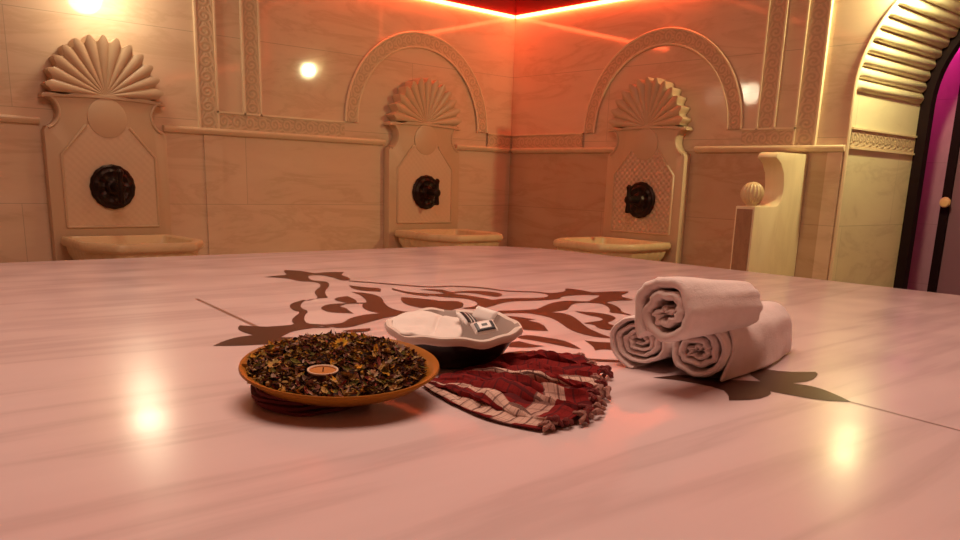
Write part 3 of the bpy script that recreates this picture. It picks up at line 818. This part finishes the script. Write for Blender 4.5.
# knotted fringe along the free end
m_fringe = plain('fringe_thread', (.42, .20, .17), .95, 0, 300, .6, .6)
m_fringe2 = plain('fringe_thread_red', (.20, .03, .03), .95, 0, 300, .6, .6)
rf = random.Random(3)
for i in range(30):
    v = (i+.5)/30
    p = cl(1, v); q0 = cl(.95, v); d = (p-q0); d.z = 0; d.normalize()
    p = Vector((p.x, p.y, max(p.z, .005)))
    a = rf.uniform(-.9, .9); d = Matrix.Rotation(a, 3, 'Z') @ d
    n = Vector((-d.y, d.x, 0)); L = rf.uniform(.014, .028); bm = bmesh.new()
    pts, rad = [], []
    for k in range(9):
        s = k/8; pts.append(p - d*.006 + d*L*s + n*.005*sin(s*7+a*3) + Vector((0, 0, (.0045-p.z)*s + .006*sin(pi*s))))
        rad.append([.0022, .0034, .0026, .0048, .0052, .0030, .0028, .0038, .0012][k])
    tube(bm, pts, rad, 7); fix(bm)
    new_obj('tassel', bm, m_fringe if rf.random() < .6 else m_fringe2, t)
# folded end of the cloth under the plate
bm = bmesh.new()
for k in range(4):
    z0 = .0015+.0058*k
    base = [(.502, 1.03), (.484, .99), (.474, .955), (.484, .925), (.506, .896), (.56, .885), (.62, .92), (.64, 1.0), (.57, 1.04)]
    P = []
    for i in range(72):
        q = cr([Vector((x, y, 0)) for x, y in base+base[:1]], i/72)
        P.append((q.x-OC.x+rf.uniform(-.0008, .0008)+.004*sin(k*2.1+i*.11), q.y-OC.y+.004*cos(k*1.7+i*.13)))
    prism(bm, P, lambda a, b, h: (a, b, h + .0012*sin(a*90+k)), z0, z0+.0042)
fix(bm)
new_obj('folded_end', bm, plain('dark_red_cotton', (.16, .018, .018), .9, 0, 120, .5, .5), t)['label'] = 'dark red folded layers'

# ------------------------------------------------------------------ terracotta plate of dried flowers
PC = Vector((.590, .942, .0215)); va = atan2(.935, .575)
m_clay = plain('glazed_clay', (.40, .145, .014), .32, 0, 40, .15, .45)
PT = thing('serving_plate', 'round orange brown plate heaped with dried flowers', 'plate', PC)
PT.rotation_euler = (Matrix.Rotation(va, 3, 'Z') @ Matrix.Rotation(R(-5.8), 3, 'Y') @ Matrix.Rotation(-va, 3, 'Z')).to_euler()
PM = Matrix.LocRotScale(PC, PT.rotation_euler, None)
bm = bmesh.new()
lathe(bm, [(0, .001), (.075, .001), (.088, .0), (.092, .002), (.115, .0125), (.131, .0245), (.1345, .0275), (.1335, .0305), (.130, .030), (.124, .0265), (.108, .017), (.092, .010), (.08, .0085), (0, .0085)], 96)
fix(bm); new_obj('dish', bm, m_clay, PT)
rp = random.Random(11)
CD0 = (-.042, -.033)
def heap(r, a):
    dip = .011*exp(-((r*cos(a)-CD0[0])**2+(r*sin(a)-CD0[1])**2)/.0011)
    q = min(1, r/.121)
    bk = max(0, cos(a-va))*r/.126
    return -dip + .0245 + .019*(1-q**2.2) + .007*bk + .0035*noise.noise(Vector((r*cos(a)*40, r*sin(a)*40, 0)))
m_pet = NT('dried_petals')
at = m_pet.n('ShaderNodeVertexColor'); at.layer_name = 'Col'
m_pet.l(at.outputs[0], m_pet.b.inputs['Base Color']); m_pet.b.inputs['Roughness'].default_value = .8
m_pet.b.inputs['Specular IOR Level'].default_value = .2
bm = bmesh.new(); colr = bm.loops.layers.float_color.new('Col')
pal = [((.075, .022, .014), 8), ((.14, .05, .026), 7), ((.03, .012, .009), 6), ((.20, .12, .022), 7), ((.38, .22, .07), 7), ((.52, .34, .15), 5), ((.58, .27, .025), 6), ((.27, .11, .075), 5), ((.12, .10, .018), 5), ((.22, .04, .03), 3), ((.42, .27, .20), 4)]
bag = [c for c, w in pal for _ in range(w)]
def paint(f, c):
    for l in f.loops: l[colr] = (*c, 1)
# dark bed
G = []
nb = 40
cv = bm.verts.new((0, 0, heap(0, 0)-.004)); prev = None
rings = []
for k in range(1, 13):
    r = .120*k/12; rings.append([bm.verts.new((r*cos(2*pi*i/nb), r*sin(2*pi*i/nb), heap(r, 2*pi*i/nb)-.005)) for i in range(nb)])
for i in range(nb): paint(bm.faces.new((cv, rings[0][i], rings[0][(i+1) % nb])), (.05, .018, .014))
for a, b in zip(rings, rings[1:]):
    for i in range(nb): paint(bm.faces.new((a[i], b[i], b[(i+1) % nb], a[(i+1) % nb])), (.05, .018, .014))
CD = Vector((-.042, -.033))      # clearing for the little candle
def spot(rad=0):
    while True:
        r = .1205*sqrt(rp.random()); a = rp.uniform(0, 2*pi); x, y = r*cos(a), r*sin(a)
        if (Vector((x, y))-CD).length > .0215+rad: return x, y, heap(r, a)
for i in range(2900):
    x, y, z = spot(.003)
    ln = rp.uniform(.006, .016); w = ln*rp.uniform(.22, .55); c = rp.choice(bag); j = rp.uniform(.7, 1.3); c = [min(1, q*j) for q in c]
    M = Matrix.Translation((x, y, z+rp.uniform(-.003, .0035))) @ Matrix.Rotation(rp.uniform(0, 2*pi), 4, 'Z') @ Matrix.Rotation(rp.gauss(0, .5), 4, 'X') @ Matrix.Rotation(rp.gauss(0, .5), 4, 'Y')
    cu = rp.uniform(.1, .5)*ln
    rows = []
    for s, ww in ((-1, .25), (-.35, 1), (.4, .9), (1, .15)):
        rows.append([bm.verts.new(M @ Vector((s*ln*.5, q*w*ww*.5, cu*(s*s)*.5 + abs(q)*w*.25*ww))) for q in (-1, 0, 1)])
    for p, q in zip(rows, rows[1:]):
        for k in range(2): paint(bm.faces.new((p[k], q[k], q[k+1], p[k+1])), c)
for i in range(90):     # seed pods and little buds
    x, y, z = spot(.004); r = rp.uniform(.0022, .0042); c = rp.choice([(.06, .02, .015), (.40, .26, .12), (.12, .04, .03), (.5, .25, .04)])
    res = bmesh.ops.create_icosphere(bm, subdivisions=1, radius=r, matrix=Matrix.Translation((x, y, z+.001)))
    for f in {f for v in res['verts'] for f in v.link_faces}: paint(f, c)
def rosette(x, y, z, r, c, cc, n=11):
    tilt = Matrix.Translation((x, y, z)) @ Matrix.Rotation(rp.uniform(-.5, .5), 4, 'X') @ Matrix.Rotation(rp.uniform(-.5, .5), 4, 'Y')
    for k in range(n):
        M = tilt @ Matrix.Rotation(2*pi*k/n, 4, 'Z')
        v = [bm.verts.new(M @ Vector(p)) for p in ((r*.25, -r*.12, 0), (r*.7, -r*.2, r*.22), (r, 0, r*.3), (r*.7, r*.2, r*.22), (r*.25, r*.12, 0))]
        paint(bm.faces.new(v), [q*rp.uniform(.8, 1.2) for q in c])
    res = bmesh.ops.create_icosphere(bm, subdivisions=1, radius=r*.32, matrix=tilt)
    for f in {f for w in res['verts'] for f in w.link_faces}: paint(f, cc)
for (x, y, c) in ((.035, -.070, (.34, .22, .17)), (.0, -.085, (.42, .26, .14)), (.075, -.062, (.28, .17, .14)), (-.06, .07, (.62, .36, .12)), (.045, .01, (.55, .27, .03)), (-.085, .015, (.45, .24, .08)), (.02, .02, (.6, .30, .03)), (-.03, -.07, (.5, .3, .12)), (.06, .055, (.5, .25, .03)), (.09, -.02, (.3, .18, .15))):
    r = sqrt(x*x+y*y); rosette(x, y, heap(r, atan2(y, x))+.004, rp.uniform(.008, .011), c, (.10, .045, .02))
for v in bm.verts: v.co = PM @ (v.co + Vector((-.004, .0035, 0)))
o = new_obj('dried_flowers', bm, m_pet.m, smooth=False)
tag(o, 'loose heap of dried petals, buds and seed pods filling the orange brown plate', 'dried flowers', kind='stuff')
# little candle
c0 = PM @ Vector((CD.x-.004, CD.y+.0035, .0225))
m_cup = plain('candle_cup', (.10, .035, .02), .4); m_cuprim = plain('candle_rim', (.72, .50, .36), .5)
m_wax = plain('orange_wax', (.55, .19, .03), .45, 0, 90, .3, .3)
t = thing('tealight_candle', 'small round orange candle in a pale rimmed cup, nestled in the dried flowers', 'candle', c0, PT.rotation_euler)
bm = bmesh.new(); lathe(bm, [(0, 0), (.017, 0), (.0185, .002), (.0192, .0135), (.0180, .0135), (.0175, .004), (0, .004)], 40); fix(bm); new_obj('cup', bm, m_cup, t)
bm = bmesh.new(); lathe(bm, [(.0195, .0130), (.0203, .0142), (.0200, .0155), (.0185, .0157), (.0172, .0145), (.0172, .0130)], 40); fix(bm); new_obj('rim', bm, m_cuprim, t)
bm = bmesh.new(); lathe(bm, [(0, .0045), (.0170, .0045), (.0170, .0132), (.012, .0138), (.004, .0125), (0, .0122)], 40); fix(bm); new_obj('wax', bm, m_wax, t)
bm = bmesh.new(); tube(bm, [(0, 0, .012), (.0006, 0, .0155), (.0014, .0004, .018)], .0007, 6); new_obj('wick', bm, m_dark, t)

# ------------------------------------------------------------------ dark bowl with white liner
BC = Vector((.875, 1.043, .006))
m_blk = plain('black_glaze', (.012, .006, .007), .28); m_white = plain('white_cotton', (.86, .77, .73), .9, 0, 60, .25, .12)
m_in = plain('pale_lining', (.80, .69, .63), .7); m_in_shade = plain('lining_shaded', (.40, .31, .28), .7)  # shade inside the bowl put in as a darker lining colour
BT = thing('bowl', 'black round bowl with a pale lining holding white cloth and small packets', 'bowl', BC)
BT.rotation_euler = (Matrix.Rotation(atan2(1.035, .868), 3, 'Z') @ Matrix.Rotation(R(-3), 3, 'Y') @ Matrix.Rotation(-atan2(1.035, .868), 3, 'Z')).to_euler()
BM = Matrix.LocRotScale(BC, BT.rotation_euler, None)
bm = bmesh.new(); lathe(bm, [(0, 0), (.07, 0), (.076, .002), (.094, .028), (.108, .052), (.1085, .055), (.105, .055), (.09, .028), (.072, .007), (0, .006)], 72); fix(bm)
new_obj('bowl_body', bm, m_blk, BT)
bm = bmesh.new()
def wl(r, z, a):
    return (r, z + (.0025*sin(5*a+1)+.0015*sin(11*a) if r > .1 else 0))
lathe(bm, [(.113, .046), (.1155, .052), (.114, .0585), (.110, .0605), (.104, .058), (.088, .030), (.07, .0095), (0, .0085)], 96, 0, wl); fix(bm)
lo = new_obj('lining', bm, [m_in, m_in_shade], BT)
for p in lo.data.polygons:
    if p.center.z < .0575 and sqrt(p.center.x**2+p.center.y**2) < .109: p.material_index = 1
# folded white cloth heaped over the left of the bowl; e1 points to the viewer's right, e2 away from the viewer
e1 = Vector((.749, -.663, 0)); e2 = Vector((.663, .749, 0))
bm = bmesh.new()
def nap(u, v):
    a = 2*pi*v
    rx = .086 if cos(a) < 0 else (.040 if sin(a) > 0 else .040+.022*(-sin(a)))
    ry = .098 if sin(a) < 0 else .092
    x = -.030 + u*rx*cos(a); y = u*ry*sin(a)
    d = sqrt(x*x+y*y)
    pk = exp(-((x+.028)**2+(y-.01)**2)/.0009)*.010
    z = .0565 + .004*(1-u**2.2) + pk
    cre = abs(x+.026-.1*y)
    z += -.005*exp(-(cre/.004)**2) + .004*noise.noise(Vector((x*30, y*30, 1)))*min(1, 3*u) + .005*sin(3*a+1)*u**3
    if d > .108: z -= (d-.108)*.9
    z = max(z, .0585 if d > .100 else .05)
    if u > .97: z -= .002
    return BM @ (e1*x + e2*y + Vector((0, 0, z)))
grid(bm, nap, 22, 72)
bmesh.ops.remove_doubles(bm, verts=bm.verts, dist=1e-5); fix(bm)
o = new_obj('folded_cloth', bm, m_white)
for p in o.data.polygons: p.use_smooth = True
md = o.modifiers.new('thick', 'SOLIDIFY'); md.thickness = .0018; md.offset = -1
tag(o, 'soft white cloth heaped in the left part of the black bowl', 'cloth')
# small packets with dark print
m_pk = plain('packet_film', (.88, .82, .80), .35); m_pr = plain('packet_print', (.02, .018, .028), .4)
def packet(x, y, z, rz, tx, ty, L, W, label, bars):
    loc = BM @ (e1*x + e2*y + Vector((0, 0, z)))
    t = thing('sachet', label, 'sachet', loc, (R(tx), R(ty), R(rz)+atan2(e1.y, e1.x)), 'small packets in the bowl')
    bm = bmesh.new()
    def ps(s):
        def f(u, v):
            a, b = (u-.5)*2, (v-.5)*2
            e = max(0, (1-a**4))*max(0, (1-b**4))
            cr_ = .0007*sin(v*40) if abs(a) > .86 else 0
            return (a*L/2, b*W/2, s*.0055*e**.6 + cr_)
        return f
    grid(bm, ps(1), 18, 14); grid(bm, ps(-1), 18, 14); bmesh.ops.remove_doubles(bm, verts=bm.verts, dist=2e-4); fix(bm)
    new_obj('pouch', bm, m_pk, t)
    for (u0, u1, v0, v1) in bars:
        bm = bmesh.new(); f = ps(1)
        grid(bm, lambda u, v: Vector(f(u0+(u1-u0)*u, v0+(v1-v0)*v))+Vector((0, 0, .0005)), 6, 6)
        new_obj('print', bm, m_pr, t)['label'] = 'black printed band'
    return t
packet(.022, .004, .066, 58, 38, 10, .042, .030, 'white packet with black stripes leaning against the white cloth', [(.12, .34, .08, .92), (.44, .58, .08, .92), (.7, .86, .08, .92)])
packet(.050, -.030, .061, 20, 30, -8, .040, .028, 'white packet with a black frame lying at the front of the bowl', [(.10, .90, .06, .24), (.10, .24, .24, .8), (.76, .9, .24, .8), (.38, .62, .42, .62)])
packet(.050, .030, .068, -30, 48, 10, .042, .028, 'plain white packet standing at the back right of the bowl', [])

# ------------------------------------------------------------------ light
def area(name, loc, size, power, col, rot=(0, 0, 0), sy=None):
    l = bpy.data.lights.new(name, 'AREA'); l.energy = power; l.color = col; l.size = size
    if sy: l.shape = 'RECTANGLE'; l.size_y = sy
    o = bpy.data.objects.new(name, l); COL.objects.link(o); o.location = loc; o.rotation_euler = rot; return o
def point(name, loc, power, col, rad=.05):
    l = bpy.data.lights.new(name, 'POINT'); l.energy = power; l.color = col; l.shadow_soft_size = rad
    o = bpy.data.objects.new(name, l); COL.objects.link(o); o.location = loc; return o
area('ceiling_fill', (1.1, 1.3, 2.40), 1.7, 60, (1, .69, .515))  # warm fill added below the ceiling, not a fixture of the room
point('arch_lamp', (4.705, 1.94, 1.37), 8, (1, .93, .46), .045)
l = bpy.data.lights.new('arch_downlight', 'SPOT'); l.energy = 54; l.color = (1, .92, .45); l.spot_size = R(150); l.spot_blend = .5; l.shadow_soft_size = .04
o = bpy.data.objects.new('arch_downlight', l); COL.objects.link(o); o.location = (4.705, 1.90, 1.36)
o.rotation_euler = Vector((.35, .75, -.45)).to_track_quat('-Z', 'Y').to_euler()
point('passage_lamp', (5.95, 2.62, 1.35), 10, (1, .05, .40), .08)
point('sconce_light', (1.62, YA-.22, 1.23), 8, (1, .84, .56), .10)
w = bpy.data.worlds.new('World'); S.world = w; w.use_nodes = True
w.node_tree.nodes['Background'].inputs[0].default_value = (1, .5, .3, 1); w.node_tree.nodes['Background'].inputs[1].default_value = .02

# ------------------------------------------------------------------ camera
cd = bpy.data.cameras.new('Camera'); cam = bpy.data.objects.new('Camera', cd); COL.objects.link(cam)
cd.sensor_fit = 'HORIZONTAL'; cd.sensor_width = 36; cd.lens = 821.953/960*36; cd.shift_y = (379.034-270)/960
cd.clip_start = .02; cd.clip_end = 50
cam.matrix_world = Matrix(((0.748480, 0.134167, -0.649444, 0), (-0.662454, 0.196369, -0.722906, 0), (0.030541, 0.971308, 0.235858, .30), (0, 0, 0, 1)))
S.camera = cam
